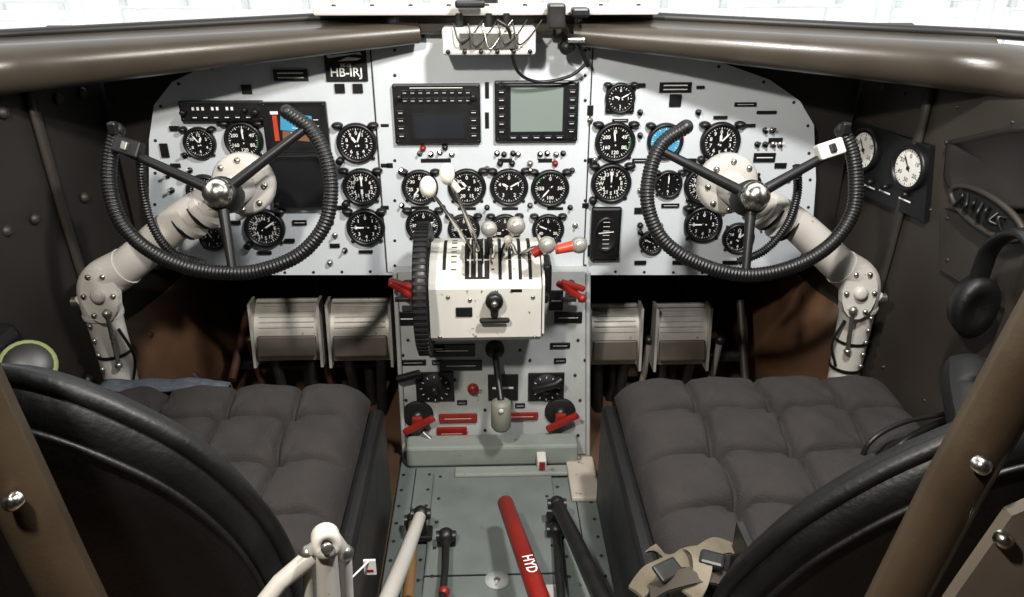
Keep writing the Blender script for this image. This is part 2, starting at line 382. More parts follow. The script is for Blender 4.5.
def hsi(b,M,w,h,s,d):
    b.box((0,0,d),(w*.8,h*.8,.002),SCRD,M)
    for e in ((0,h*.485,w,h*.03),(0,-h*.485,w,h*.03)): b.box((e[0],e[1],d),(e[2],e[3],.003),BEZ,M)
    for sx in (-1,1): knb(b,M,sx*w*.42,-h*.42,d,.004,.008)
rectdev('electronic_heading_display',275,156,327,206,hsi)
def gps(b,M,w,h,s,d):
    for yy in (.36,.23): 
        for k in range(9): b.box((-w*.36+k*w*.09,h*yy,d),(w*.07,h*.09,.003),BEZ,M,bev=.0005); b.quad(-w*.36+k*w*.09,h*yy,w*.04,.0008,0,d+.0018,WHT,M)
    b.quad(0,h*.44,w*.6,.0012,0,d+.0003,WHT,M)
    b.box((w*.02,-h*.2,d),(w*.62,h*.44,.003),SCRD,M); b.quad(w*.02,-h*.2,w*.56,h*.38,0,d+.0018,mat('lcd_blue_dark',(27,30,36),.35,emit=.08),M)
    for sx in (-1,1):
        for k in range(4): b.box((sx*w*.42,-h*.36+k*h*.13,d),(w*.08,h*.08,.003),BEZ,M,bev=.0005); b.quad(sx*w*.42,-h*.36+k*h*.13,w*.05,.001,0,d+.0018,WHT,M)
    knb(b,M,-w*.42,h*.3,d,.005); knb(b,M,w*.42,h*.3,d,.005)
rectdev('navigation_receiver',396,83,480,143,gps)
def mfd(b,M,w,h,s,d):
    b.box((0,0,d),(w*.9,h*.9,.003),BEZ,M,bev=.001)
    b.box((0,h*.04,d+.001),(w*.66,h*.76,.002),SCRD,M); b.quad(0,h*.04,w*.62,h*.72,0,d+.0022,SCR,M)
    for sx in (-1,1):
        for k in range(6): b.box((sx*w*.42,-h*.32+k*h*.13,d+.002),(w*.08,h*.07,.003),BLK,M,bev=.0005); b.quad(sx*w*.42,-h*.32+k*h*.13,w*.05,.001,0,d+.0038,WHT,M)
    for k in range(5): b.box((-w*.28+k*w*.14,-h*.42,d+.002),(w*.1,h*.06,.003),BLK,M,bev=.0005); b.quad(-w*.28+k*w*.14,-h*.42,w*.06,.001,0,d+.0038,WHT,M)
rectdev('multifunction_display',495,80,579,141,mfd)
def cdiv(b,M,w,h,s,d):
    T=M@Matrix.Diagonal((.8,1.25,1,1)); b.lathe([(w*.5,d),(w*.46,d+.004),(w*.42,d+.001),(.0001,d+.001)],BEZ,T,28)
    for k in range(7): b.quad(0,-h*.24+k*h*.08,w*.22,.0009,0,d+.0013,WHT,M)
    b.quad(0,h*.05,w*.5,.002,.1,d+.0015,WHT,M)
rectdev('trim_indicator',589,206,622,260,cdiv,bev=.006)
b=B('toggle_switches')
for px,py in [(420,153),(431,154),(440,152),(452,154),(497,153),(504,154),(513,153),(518,154),(540,154),(547,153),(556,154),(563,153),(765,130),(772,130),(757,144),(765,144),(773,144),(780,144),(185,155),(190,170),(640,135),(595,160),(640,190),(335,235),(345,250),(590,120),(640,112),(698,112),(745,215),(760,225),(640,232),(402,205),(443,207),(487,207),(530,205),(570,207),(402,170),(445,170),(487,168),(530,170),(572,170),(575,225),(172,190),(168,175)]:
    x,z=pp(px,py,-.002); M=PF(x,z,-.002); b.lathe([(.0055,0),(.0055,.004),(.0001,.004)],BLK if random.random()<.6 else STEEL,M,10)
    b.cyl((x,-.005,z),(x,-.018,z+.005),.0018,CHROME if random.random()<.5 else BLK,.0026,8)
b.done()
b=B('warning_lamps')
for px,py,m in [(423,148,RED),(445,147,BLK),(530,163,STEEL),(555,163,RED),(660,225,STEEL),(640,225,BLK),(310,250,STEEL),(330,262,STEEL),(500,163,BLK),(512,163,BLK),(690,205,BLK),(735,205,BLK)]:
    x,z=pp(px,py,-.003); b.lathe([(.006,0),(.006,.004),(.004,.008),(.0001,.009)],m,PF(x,z,-.003),12)
b.done()

# ------------------------------------------------ compass box and wiring
b=B('magnetic_compass_unit')
c=on_y(489,40,-.06)
b.box(c,(.160,.05,.045),YEL,bev=.005); b.box((c.x,-.088,c.z+.002),(.1,.004,.026),STEEL,bev=.001)
for k in range(6): b.bolt((c.x-.07+k*.028,-.086,c.z-.016),(0,-1,0),.004,DSTEEL)
for k,dx in enumerate((-.05,.0,.03)): b.cyl((c.x+dx,-.07,c.z+.018),(c.x+dx,-.07,c.z+.045),.007,DSTEEL)
for k in range(5):
    x=c.x-.06+k*.025; b.tube(catmull([(x,-.09,c.z+.03),(x+.01,-.1,c.z-.0+R_(-.01,.01)),(x+.03,-.09,c.z+.01),(x+.05,-.085,c.z+.035)],6),.0014,[BLK,DSTEEL,STEEL][k%3],6)
b.done()
b=B('cable_loom')
b.tube(catmull([on_y(497,20,-.09),on_y(509,30,-.09),on_y(512,55,-.08),on_y(520,74,-.06),on_y(540,82,-.04),on_y(570,76,-.04),on_y(588,62,-.04)],8),.003,BLK,8)
b.tube(catmull([on_y(560,5,-.1),on_y(566,30,-.09),on_y(578,45,-.06),on_y(588,66,-.04)],8),.004,BLK,8)
b.tube(catmull([on_y(548,10,-.1),on_y(556,25,-.09),on_y(570,30,-.06),on_y(590,50,-.04)],8),.003,DSTEEL,8)
b.sphere(on_y(567,47,-.06),.014,BLK); b.box(on_y(556,16,-.1),(.03,.03,.04),DSTEEL,bev=.004); b.box(on_y(576,40,-.08),(.03,.02,.008),STEEL,bev=.002)
b.box(on_y(580,12,-.1),(.03,.03,.015),BLK,bev=.004); b.box(on_y(470,4,-.1),(.05,.02,.012),BLK,bev=.004)
b.done()

# ------------------------------------------------ control columns + wheels
def yoke(side):
    b=B('control_yoke')
    if side<0:
        hub=on_y(221,194,-.29); n=Vector((.0,-math.cos(.42),math.sin(.42)))
        rim=[(287,112),(311,130),(326,158),(331,192),(324,226),(300,254),(265,269),(233,273),(190,268),(150,251),(122,224),(110,190),(110,158),(117,130)]
        sp=[(128,152),(306,128),(232,268)]; boxp=(130,148); 
        el=(97,290); foot=(127,398); fl=(243,184); tb=[(236,188),(190,213),(140,255)]
        cord_shade_arc=[(140,150),(143,190),(152,225),(172,252),(205,264)]
    else:
        hub=on_y(752,197,-.29); n=Vector((.0,-math.cos(.42),math.sin(.42)))
        rim=[(686,127),(662,144),(650,172),(648,206),(663,240),(697,263),(745,275),(792,267),(830,245),(852,214),(856,182),(852,152),(842,130)]
        sp=[(664,152),(836,150),(746,270)]; boxp=(828,150)
        el=(862,287); foot=(843,378); fl=(728,184); tb=[(745,190),(790,220),(832,258)]
        cord_shade_arc=[(797,165),(797,195),(787,225),(765,250),(738,262)]
    pl=lambda q:onpl(q[0],q[1],hub,n)
    P=resample(catmull([pl(q) for q in rim],10),640)
    R=[.0112+(.0006 if (i%5) in (1,2,3) else -.0005) for i in range(640)]
    b.tube(P,R,RUB,12)
    for e in (P[0],P[-1]): b.sphere(e,.0118,RUB)
    for q in sp[:]: b.tube([hub,pl(q)],[.0095,.007],BLK,10,flat=1)
    b.lathe([(.028,-.03),(.028,.0),(.024,.010),(.016,.012)],BLK,frame(hub,n),24)
    b.sphere(hub+n*.014,.0235,CHROME)
    bp=pl(boxp)+n*.005; b.box((0,0,0),(.042,.026,.022),YEL if side>0 else BLK,frame(bp,n,(1,0,-.35*side*-1)),bev=.003)
    b.box((0,0,.01),(.01,.014,.014),BLK if side>0 else STEEL,frame(bp,n,(1,0,.35*side)),bev=.002)
    b.box(pl(rim[-1])+n*.012,(.014,.014,.02),BLK,bev=.003)
    fc=on_y(fl[0],fl[1],-.20)
    b.cyl(hub-n*.02,fc+Vector((0,-.01,0)),.026,CREAM,n=24)
    ax=(hub-fc).normalized()
    b.lathe([(.0001,.014),(.03,.014),(.047,.010),(.052,.004),(.052,-.014),(.04,-.026),(.0001,-.026)],CREAM,frame(fc,ax),32)
    for k in range(8): a=k*math.pi/4; M=frame(fc,ax); b.lathe([(.005,.008),(.005,.015),(.0001,.016)],STEEL,M@Matrix.Translation((.041*math.cos(a),.041*math.sin(a),0)),8)
    E=on_y(el[0],el[1],-.19); Ft=on_y(foot[0],foot[1],-.19); Ft2=Ft+(Ft-E).normalized()*(Ft.z/abs((Ft-E).normalized().z))*1.0
    arm=[fc]+[on_y(q[0],q[1],-.195) for q in tb[1:]]
    path=catmull([fc,arm[1],arm[2],E+(arm[2]-E)*.35],6)
    b.tube(path,[.025+.006*min(1,i/10) for i in range(len(path))],CREAM,22)
    bend=catmull([arm[2].lerp(E,.3),E+Vector((-side*.006,0,.012)),E.lerp(Ft,.22)],8); b.tube(bend,.0335,CREAM,22)
    b.tube([E.lerp(Ft,.15),Ft,Ft2],[.031,.028,.027],CREAM,22)
    b.lathe([(.05,0),(.05,.008),(.03,.016),(.027,.016)],CREAM,frame((Ft2.x,Ft2.y,0),(0,0,1)),24)
    for t in (.35,.5):
        p=fc.lerp(arm[2],t); d=(arm[2]-fc).normalized(); b.cyl(p-d*.006,p+d*.006,.0335,CREAM)
        b.cyl(p+d*.012,p+d*.0145,.031,DSTEEL)
    for t in (.2,.55,.85):
        p=E.lerp(Ft,t); d=(Ft-E).normalized(); b.cyl(p-d*.003,p+d*.003,.0345 if t<.5 else .031,BLK if t>.5 else CREAM)
    pc=E+Vector((-side*.022,-.034,.005)); M=frame(pc,(0,-1,.15))
    poly=[(.03*math.cos(a)*(1.05),.05*math.sin(a)) for a in [k*math.pi/9 for k in range(18)]]
    b.prism(poly,-.012,.004,CREAM,M)
    for a in range(0,18,3): b.lathe([(.0045,.004),(.0045,.009),(.0001,.01)],STEEL,M@Matrix.Translation((poly[a][0]*.8,poly[a][1]*.8,0)),8)
    b.lathe([(.012,.004),(.012,.012),(.006,.015),(.0001,.015)],CREAM,M,16)
    bo=E+Vector((side*.030,-.01,-.018)); b.cyl(E,bo,.011,CREAM); b.cyl(bo,bo+Vector((side*.012,0,0)),.009,STEEL)
    q0=pc+Vector((-side*.01,-.012,-.03)); q1=E.lerp(Ft,.6)+Vector((-side*.02,-.033,0))
    b.cyl(q0,q1,.004,STEEL); b.sphere(q0,.008,STEEL); b.sphere(q1,.007,STEEL)
    b.tube(catmull([E.lerp(Ft,.3)+Vector((-side*.03,-.02,0)),E.lerp(Ft,.55)+Vector((-side*.045,-.02,0)),E.lerp(Ft,.8)+Vector((-side*.03,-.02,0))],6),.0028,BLK,8)
    for k in range(5): p=E.lerp(Ft,.25+.13*k)+Vector((side*.012,-.029,0)); b.bolt(p,(0,-1,0),.0045,STEEL,.006)
    C=resample(catmull([on_y(q[0],q[1],-.235) for q in cord_shade_arc],10),200)  # black ribbed cord; on the right it stands in for the wheel's shadow
    b.tube(C,[.0068+(.0010 if i%4 in(1,2) else -.0008) for i in range(200)],BLK,10)
    b.done()
yoke(-1); yoke(1)

# ------------------------------------------------ rudder pedals
def pedal(x0,x1,y0,y1,side):
    b=B('rudder_pedal'); yy=.10
    a=on_y(x0,y1,yy); c=on_y(x1,y0,yy); w=c.x-a.x; h=c.z-a.z; cx=(a.x+c.x)/2
    T=Matrix.Translation((cx,yy,(a.z+c.z)/2))@Matrix.Rotation(math.radians(-18),4,'X')
    rows=[]
    for i in range(13):
        t=-1+2*i/12; z=t*h/2; yb=.03*(t**2)
        rows.append([T@Vector((-w/2+w*k/6,yb,z)) for k in range(7)])
    b.grid(rows,PEDAL); 
    rows2=[[p+Vector((0,.008,0)) for p in r] for r in rows]; b.grid(rows2,PEDAL)
    for r in (0,12): b.grid([rows[r],rows2[r]],PEDAL)
    for i in range(7,12):
        t=-1+2*i/12; z=t*h/2; yb=.03*t*t-.001
        b.tube([T@Vector((-w*.42,yb,z)),T@Vector((w*.42,yb,z))],.0016,PEDAL,6)
    b.box((0,-.002,-h*.22),(w*.9,.012,h*.34),BRB,T,bev=.004)
    b.box((0,-.004,h*.5),(w*.96,.02,.010),PEDAL,T@Matrix.Translation((0,.03,0)),bev=.003)
    for sx in (-1,1):
        b.prism([(-.02,-h/2-.01),(.03,-h/2-.01),(.045,h/2),(.0,h/2)],-.003,.003,PEDAL,Matrix.Translation((cx+sx*(w/2+.002),yy,(a.z+c.z)/2))@Matrix(((0,0,1,0),(1,0,0,0),(0,1,0,0),(0,0,0,1))))
        b.tube([(cx+sx*w*.3,yy+.02,a.z+.02),(cx+sx*w*.2,yy+.04,.0)],.012,DSTEEL,10)
    b.done()
pedal(258,316,304,360,-1); pedal(333,388,304,360,-1); pedal(589,642,309,364,1); pedal(654,711,309,364,1)
b=B('rudder_linkage')
b.cyl((-.62,.19,.12),(.62,.19,.12),.014,DSTEEL)
RB=mat('linkage_brown_red',(64,36,28),.5,0,.2,20)
for px in (250,322,649,720): p=on_y(px,340,.13); b.tube([p,p+Vector((0,.02,-.10)),(p.x,.19,.02)],.008,RB if px<400 else PEDAL,8); b.sphere(p,.012,DSTEEL)
for x in (-.45,-.3,.3,.45,.0): b.cyl((x,.19,0),(x,.19,.12),.012,DSTEEL)
b.tube([on_y(232,380,.1),on_y(250,300,.3)],.010,RB,8); b.tube([on_y(150,335,.1),on_y(205,385,.1)],.008,OLIVE,8); b.tube([on_y(740,300,.2),on_y(745,380,.1)],.010,OLIVE,8)
b.done()

# ------------------------------------------------ pedestal
YP=-.035
b=B('center_pedestal')
l0=on_y(395,272,YP); l1=on_y(404,446,YP); r0=on_y(588,272,YP); r1=on_y(588,446,YP)
M=PF(0,0,YP)
b.prism([(l1.x,0.0),(r1.x,0.0),(r0.x,r0.z),(l0.x,l0.z)],-.2,0,PED,M)
def q(px,py,y=YP): v=on_y(px,py,y); return v
for a,c in ((l0,l1),(r0,r1)):
    b.tube([a+Vector((0,-.004,0)),Vector((c.x,YP-.004,.0))],.005,PED,8)
def sc(v): return scale_at(v)
def lab(px,py,w,h,m=BLK,txt=None):
    v=q(px,py); s=sc(v); b.box((v.x,v.z,.002),(w*s,h*s,.004),m,M,bev=.001)
    if txt: b.text(txt,v.x,v.z,h*s*.8,.0043,WHT,M)
    else: b.quad(v.x,v.z,w*s*.7,h*s*.08,0,.0043,WHT,M)
for p in [(461,365,42,11),(410,318,26,15),(568,317,28,12),(503,387,30,30),(413,362,26,6),(420,330,10,6),(452,350,46,14),(560,345,20,6),(462,402,10,5),(520,405,10,5),(438,348,14,10),(556,300,14,22),(412,285,16,12),(560,360,12,5),(437,362,10,5)]: lab(*p)
for px,py,r in ((435,386,19),(546,386,18)):
    v=q(px,py); s=sc(v); T=PF(v.x,v.z,YP-.001); r*=s
    b.box((0,0,.002),(2*r,1.8*r,.005),BLK,T,bev=.002); b.lathe([(r*.85,.004),(r*.8,.009),(.0001,.009)],BLKM,T,24)
    for k in range(12): a=k*math.pi/6; b.quad(r*.7*math.cos(a),r*.7*math.sin(a),r*.12,r*.04,a,.0095,WHT,T)
    b.sphere((v.x,YP-.018,v.z),r*.25,DSTEEL if px<500 else BLK)
v=q(546,380); b.tube([v+Vector((-.025,-.02,-.01)),v+Vector((.02,-.035,.012)),v+Vector((.03,-.03,.018))],.010,BLK,10)
v=q(409,371); b.tube([v+Vector((-.022,-.02,-.008)),v+Vector((.025,-.025,.008))],.009,BLK,10)
v=q(473,388); b.lathe([(.012,0),(.012,.008),(.009,.013),(.0001,.014)],RED,PF(v.x,v.z,YP),16)
for px,py in [(405,300),(408,340),(403,355),(406,400),(410,435),(580,300),(578,340),(580,400),(578,435),(530,360),(450,335),(520,350),(455,420),(540,435),(425,430),(500,440),(485,430),(585,360),(402,380),(575,375),(480,362),(485,410),(455,380)]:
    v=q(px,py); b.bolt((v.x,YP,v.z),(0,-1,0),.0035,DSTEEL)
for px,py,sg in ((418,414,-1),(560,411,1)):
    v=q(px,py); T=PF(v.x,v.z,YP); b.lathe([(.034,0),(.034,.005),(.03,.007),(.0001,.007)],BLKM,T,28); b.lathe([(.014,.007),(.012,.02),(.0001,.02)],DSTEEL,T,16)
    b.box((-.003,-.012,.026),(.078,.016,.012),RED,T@Matrix.Rotation(.5,4,'Z'),bev=.005)
    b.box((.0,-.004,.02),(.024,.022,.012),RED,T,bev=.004)
    if sg<0: b.tube([v+Vector((.01,-.02,-.035)),v+Vector((.035,-.03,-.055))],.006,STEEL,8)
for a_ in ((458,417,38,10),(522,415,32,8),(452,432,30,14)):
    v=q(a_[0],a_[1]); s=sc(v); b.box((v.x,v.z,.004),(a_[2]*s,a_[3]*s,.006),RED,M,bev=.002); b.quad(v.x,v.z,a_[2]*s*.7,.001,0,.0073,WHT,M)
b.done()
for px,py,sg in ((402,290,-1),(569,290,1)):
    b=B('fuel_shutoff_lever'); v=on_y(px,py,-.09); M=PF(v.x,v.z,v.y)
    b.box((0,0,0),(.058,.013,.012),RED,M@Matrix.Rotation(-.6,4,'Z'),bev=.004); b.box((0.005*sg,.01,-.004),(.05,.012,.012),RED,M@Matrix.Rotation(-.35,4,'Z'),bev=.004)
    b.cyl(v+Vector((.01,0,-.005)),(v.x+.01,YP,v.z-.01),.008,DSTEEL); b.sphere(v+Vector((.026,-.005,-.016)),.009,RED)
    b.box((.0,-.02,.0),(.03,.01,.008),DSTEEL,M,bev=.002)
    b.done()
b=B('landing_gear_lever')
v=on_y(495,353,YP-.02); w=on_y(501,400,YP-.10)
b.lathe([(.02,-.02),(.02,.0),(.014,.006),(.0001,.006)],BLK,PF(v.x,v.z,YP-.01),16)
b.tube([v,v.lerp(w,.5)+Vector((0,-.01,0)),w],.007,BLK,10)
w2=on_y(501,427,YP-.10)
b.tube([w,w+(w2-w)*.06,w+(w2-w)*.1,w2-(w2-w)*.06,w2],[.012,.018,.0205,.0205,.018],mat('grey_handle',(120,120,108),.5),20)
b.cyl(w2,w2+Vector((0,0,-.003)),.016,DSTEEL); b.bolt(w+Vector((0,-.022,-.012)),(0,-1,0),.005,YEL)
b.done()

# ------------------------------------------------ throttle quadrant
b=B('throttle_quadrant')
YQ=-.20
ql=on_y(430,320,YQ).x; qr=on_y(541,320,YQ).x; zt=on_y(485,286,YQ).z; zb=on_y(485,343,YQ).z
prof=[(YQ+.012,zb),(YQ,zb+.012),(YQ,zt-.006),(YQ+.006,zt+.004),(YQ+.05,zt+.03),(YQ+.11,zt+.042),(YP,zt+.03),(YP,zb)]
MX=Matrix(((0,0,1,0),(1,0,0,0),(0,1,0,0),(0,0,0,1)))
b.prism(prof,ql,qr,QUAD,MX)
def topz(y):
    for (a,za),(c,zc) in zip(prof[3:7],prof[4:7]):
        if a<=y<=c: return za+(zc-za)*(y-a)/(c-a)
    return zt+.03
def slot(x0,x1,y0,y1,m=BLKM,h=.0015):
    ys=[y0+(y1-y0)*k/8 for k in range(9)]
    b.grid([[(x,y,topz(y)+h) for y in ys] for x in (x0,x1)],m,False)
W_=qr-ql
slot(ql+W_*.32,ql+W_*.54,YQ+.012,YQ+.145,BLKM,.001)
for k in range(3): slot(ql+W_*(.36+.06*k),ql+W_*(.375+.06*k),YQ+.014,YQ+.145,QUAD,.003)
for k in range(4): slot(ql+W_*(.62+.09*k),ql+W_*(.65+.09*k),YQ+.01,YQ+.145)
slot(ql+W_*.12,ql+W_*.15,YQ+.03,YQ+.13)
for k in range(7): b.box((ql+W_*.22,YQ+.03+.015*k,topz(YQ+.03+.015*k)+.002),(.010,.0015,.001),BLK)
for k in range(4): b.text('TPMC'[k],ql+W_*(.34+.13*k),zt-.012,.008,.0003,BLK,PF(0,0,YQ))
for k in range(5): b.box((ql+W_*.57,YQ+.03+.022*k,topz(YQ+.03+.022*k)+.002),(.005,.003,.001),RED)
fm=PF(ql+W_*.58,zt-.022,YQ)
b.lathe([(.012,0),(.012,.01),(.016,.012),(.016,.024),(.012,.028),(.0001,.028)],BLK,fm,18)
b.sphere((ql+W_*.58,YQ-.030,zt-.022),.006,STEEL)
b.box((0,-.02,.012),(.014,.026,.018),DSTEEL,fm,bev=.004); b.box((0.0,-.040,.014),(.055,.010,.010),DSTEEL,fm,bev=.004)
b.box((-.055,-.028,.002),(.03,.018,.003),BLK,fm,bev=.001); b.quad(.04,.012,.02,.006,0,.0004,BLK,fm)
for px,py in ((440,337),(535,337),(448,297),(533,297),(470,300)): v=on_y(px,py,YQ); b.bolt(v,(0,-1,0),.004)
for x in (ql-.004,qr+.004):
    b.prism([(y,z+.006) for y,z in prof],x-.002,x+.002,DSTEEL if x<0 else QUAD,MX)
b.box((qr+.012,YQ+.05,zt+.0),(.016,.06,.06),BLK,bev=.005)
b.box((qr+.004,YQ+.03,zt-.03),(.02,.05,.02),BLK,bev=.004)
def lever(rx,ry,rz,tip,r,km,knob=.014,arm=STEEL,sc=(1,1,1)):
    a=Vector((rx,ry,rz)); b.tube([a,a.lerp(tip,.5)+Vector((0,0,.004)),tip],[r*1.2,r,r*.8],arm,8,flat=.5); b.sphere(tip,knob,km,sc)
IV=mat('ivory_knob',(225,220,206),.3,0,.05,30)
SIL=mat('silver_knob',(176,172,164),.25,.5,.08,30)
yb=YQ+.07
lever(ql+W_*.40,yb,topz(yb),on_y(428,187,-.24),.005,IV,.0165,CHROME,(.85,1,1.1))
lever(ql+W_*.47,yb,topz(yb),on_y(447,174,-.24),.005,IV,.0150,CHROME,(.85,1,1.2))
b.tube([on_y(450,180,-.235),on_y(459,191,-.235)],.006,IV,8)
lever(ql+W_*.55,yb,topz(yb),on_y(489,229,-.24),.005,SIL,.0140,DSTEEL)
lever(ql+W_*.66,yb,topz(yb),on_y(516,226,-.24),.006,SIL,.0160,CHROME)
lever(ql+W_*.78,yb,topz(yb),on_y(508,240,-.22),.005,IV,.008,CHROME)
lever(ql+W_*.84,yb,topz(yb),on_y(547,245,-.22),.006,SIL,.0155,CHROME)
lever(ql+W_*.93,yb,topz(yb),on_y(579,245,-.2),.006,SIL,.015,CHROME)
a=on_y(555,250,-.2); c=on_y(573,246,-.2); b.tube([a,c],[.008,.010],ORG,12)
a=on_y(533,254,-.215); c=on_y(543,248,-.215); b.tube([a,c],[.008,.009],RED,12)
for k in range(5): x=ql+W_*(.33+.075*k); b.box((x,YQ+.06,topz(YQ+.06)+.012),(.003,.05,.03),STEEL if k%2 else DSTEEL)
b.done()
b=B('trim_wheel')
tx=on_y(423,290,-.2).x; tc=Vector((tx,-.155,.468)); TR=.122
M=frame(tc,(1,0,0),(0,1,0))
b.lathe([(TR-.022,-.011),(TR-.004,-.013),(TR,-.009),(TR,.009),(TR-.004,.013),(TR-.022,.011),(TR-.022,-.011)],BLK,M,64)
b.lathe([(.02,-.014),(.02,.014),(.0001,.014)],BLK,M,20)
for k in range(6):
    a=k*math.pi/3; d=Vector((0,math.cos(a),math.sin(a))); b.cyl(tc+d*.015,tc+d*(TR-.015),.007,BLK,n=8)
for k in range(64):
    a=k*math.pi/32; T=M@Matrix.Rotation(a,4,'Z')@Matrix.Translation((TR,0,0)); b.box((0,0,0),(.004,.005,.022),BLKM,T)
b.cyl(tc,tc+Vector((.035,0,0)),.01,DSTEEL)
b.done()

# ------------------------------------------------ centre aisle floor structure
PG=mat('pale_green_floor',(128,134,128),.5,chip=(100,94,82),chipthr=.64)
b=B('aisle_floor_panel')
b.box(((-.20+.215)/2,-.62,.008),(.415,1.12,.016),FLR,bev=.003)
b.box((.0,-.62,.020),(.25,1.0,.010),FLR,bev=.003)
b.box((0.0,-.075,.045),(.37,.05,.05),PG,bev=.006)
for x in (-.19,-.135,.135,.2):
    for k in range(20): b.bolt((x,-.12-.05*k,.016 if abs(x)>.13 else .025),(0,0,1),.0035,DSTEEL,.002)
for x in (-.11,.11):
    for k in range(14): b.bolt((x,-.14-.07*k,.025),(0,0,1),.0035,DSTEEL,.002)
b.box((.0,-.42,.0255),(.25,.003,.002),BLKM); b.box((-.165,-.5,.0165),(.002,.8,.002),BLKM); b.box((.17,-.5,.0165),(.002,.8,.002),BLKM)
b.box((.19,-.15,.022),(.06,.14,.012),mat('cream_floor_plate',(172,164,152),.5,chip=(110,100,88),chipthr=.6),bev=.004); b.box((.105,-.11,.03),(.02,.04,.05),YEL,bev=.003); b.box((.105,-.137,.045),(.012,.002,.02),RED)
b.box((.04,-.13,.028),(.24,.03,.01),PG,bev=.004)
v=on_z(497,580,.026); b.lathe([(.022,0),(.022,.002),(.0001,.002)],PED,frame(v,(0,0,1)),20); b.bolt(v,(0,0,1),.006)
b.box((v.x+.08,v.y-.06,.026),(.05,.09,.003),YEL)
b.done()
b=B('hydraulic_pump_handle')
p0=on_z(505,502,.12); p1=on_z(548,622,.20); d=(p1-p0).normalized()
b.tube([p0,p0+d*.003,p1],[.0125,.0145,.0155],RED,20); b.cyl(p0+d*-.001,p0+d*.001,.009,BLKM)
b.text('HYD',0,0,.024,.0165,WHT,frame(p0.lerp(p1,.66),(Vector((0,-.35,1))-d*d.dot(Vector((0,-.35,1)))).normalized(),d))
b.cyl(p1-d*.02,(p1.x+.01,p1.y-.02,.02),.012,DSTEEL)
b.done()
def rod(name,pts,r,m,joint=True,extra=None):
    b=B(name); b.tube(pts,r,m,14)
    if joint:
        p=Vector(pts[0]); b.sphere(p,.016,DSTEEL); b.cyl(p+Vector((-.018,0,0)),p+Vector((.018,0,0)),.01,DSTEEL); b.cyl(p,(p.x,p.y+.015,.016),.009,DSTEEL)
        b.box((p.x,p.y+.015,.03),(.035,.035,.012),DSTEEL,bev=.003)
    if extra: extra(b)
    b.done()
rod('seat_adjust_lever',[on_z(421,514,.09),on_z(404,560,.12),on_z(378,622,.16)],[.011,.0135,.014],CREAM)
rod('floor_lock_lever',[on_z(446,536,.05),on_z(445,570,.06),on_z(441,612,.07)],[.008,.0065,.0065],DSTEEL,True,lambda b:b.sphere(on_z(444,592,.065),.010,RED))
rod('control_lock_rod',[on_z(414,520,.05),on_z(408,600,.06)],[.010,.010],mat('ochre_paint',(140,105,66),.5))
rod('tailwheel_lock_lever',[on_z(557,504,.08),on_z(575,540,.10),on_z(612,620,.14)],[.013,.014,.016],DSTEEL)
rod('cowl_flap_rod',[on_z(556,530,.04),on_z(562,610,.05)],[.008,.008],DSTEEL)

# ------------------------------------------------ seats
def wob(x,y,k): return math.sin(31*x+k)*math.sin(27*y+2*k)+.6*math.sin(63*x+40*y+k)
def pillow(b,M,w,l,t,m,nu=40,nv=40,tuft=None,rnd=0.,p=8,bot=.5,amp=.012,ph=0):
    g=[];gb=[]
    for i in range(nu+1):
        r=[];rb=[]
        for j in range(nv+1):
            u=math.sin(math.pi/2*(-1+2*i/nu)); v=math.sin(math.pi/2*(-1+2*j/nv))
            if tuft: u=.3*u+.7*(-1+2*i/nu); v=.3*v+.7*(-1+2*j/nv)
            x=u*((1-rnd)+rnd*math.sqrt(1-v*v/2)); y=v*((1-rnd)+rnd*math.sqrt(1-u*u/2))
            h=max(0,(1-abs(u)**p)*(1-abs(v)**p))**.42
            dz=0
            if tuft:
                U=tuft[0]*(u+1)/2+.03*math.sin(9*v+ph); V=tuft[1]*(v+1)/2+.03*math.sin(8*u+2*ph)
                a=abs(math.sin(math.pi*U)); c=abs(math.sin(math.pi*V))
                dz=amp*((a*c)**.34-1)*h*.75
                du=U-round(U); dv=V-round(V)
                # sewn crease lines
                dz-=amp*.28*h*(math.exp(-(du/.045)**2)+math.exp(-(dv/.045)**2))
                if 0<round(U)<tuft[0] and 0<round(V)<tuft[1]:
                    rr=math.hypot(du,dv); dz-=amp*.9*math.exp(-(rr*rr)/.016)
                    an=math.atan2(dv,du); dz-=amp*.22*math.exp(-rr/.2)*math.cos(8*an)*min(1,rr/.1)
                dz+=.0016*wob(x*w,y*l,ph)*h
            r.append(M@Vector((x*w/2,y*l/2,t*h+dz))); rb.append(M@Vector((x*w/2,y*l/2,-t*bot*h)))
        g.append(r); gb.append(rb)
    b.grid(g,m); b.grid([r[::-1] for r in gb],LEATH)
    if tuft:
        for i in range(1,tuft[0]):
            for j in range(1,tuft[1]):
                b.sphere(M@Vector(((-1+2*i/tuft[0])*w/2,(-1+2*j/tuft[1])*l/2,t-amp*1.9)),.008,m,(1,1,.5),n=10)
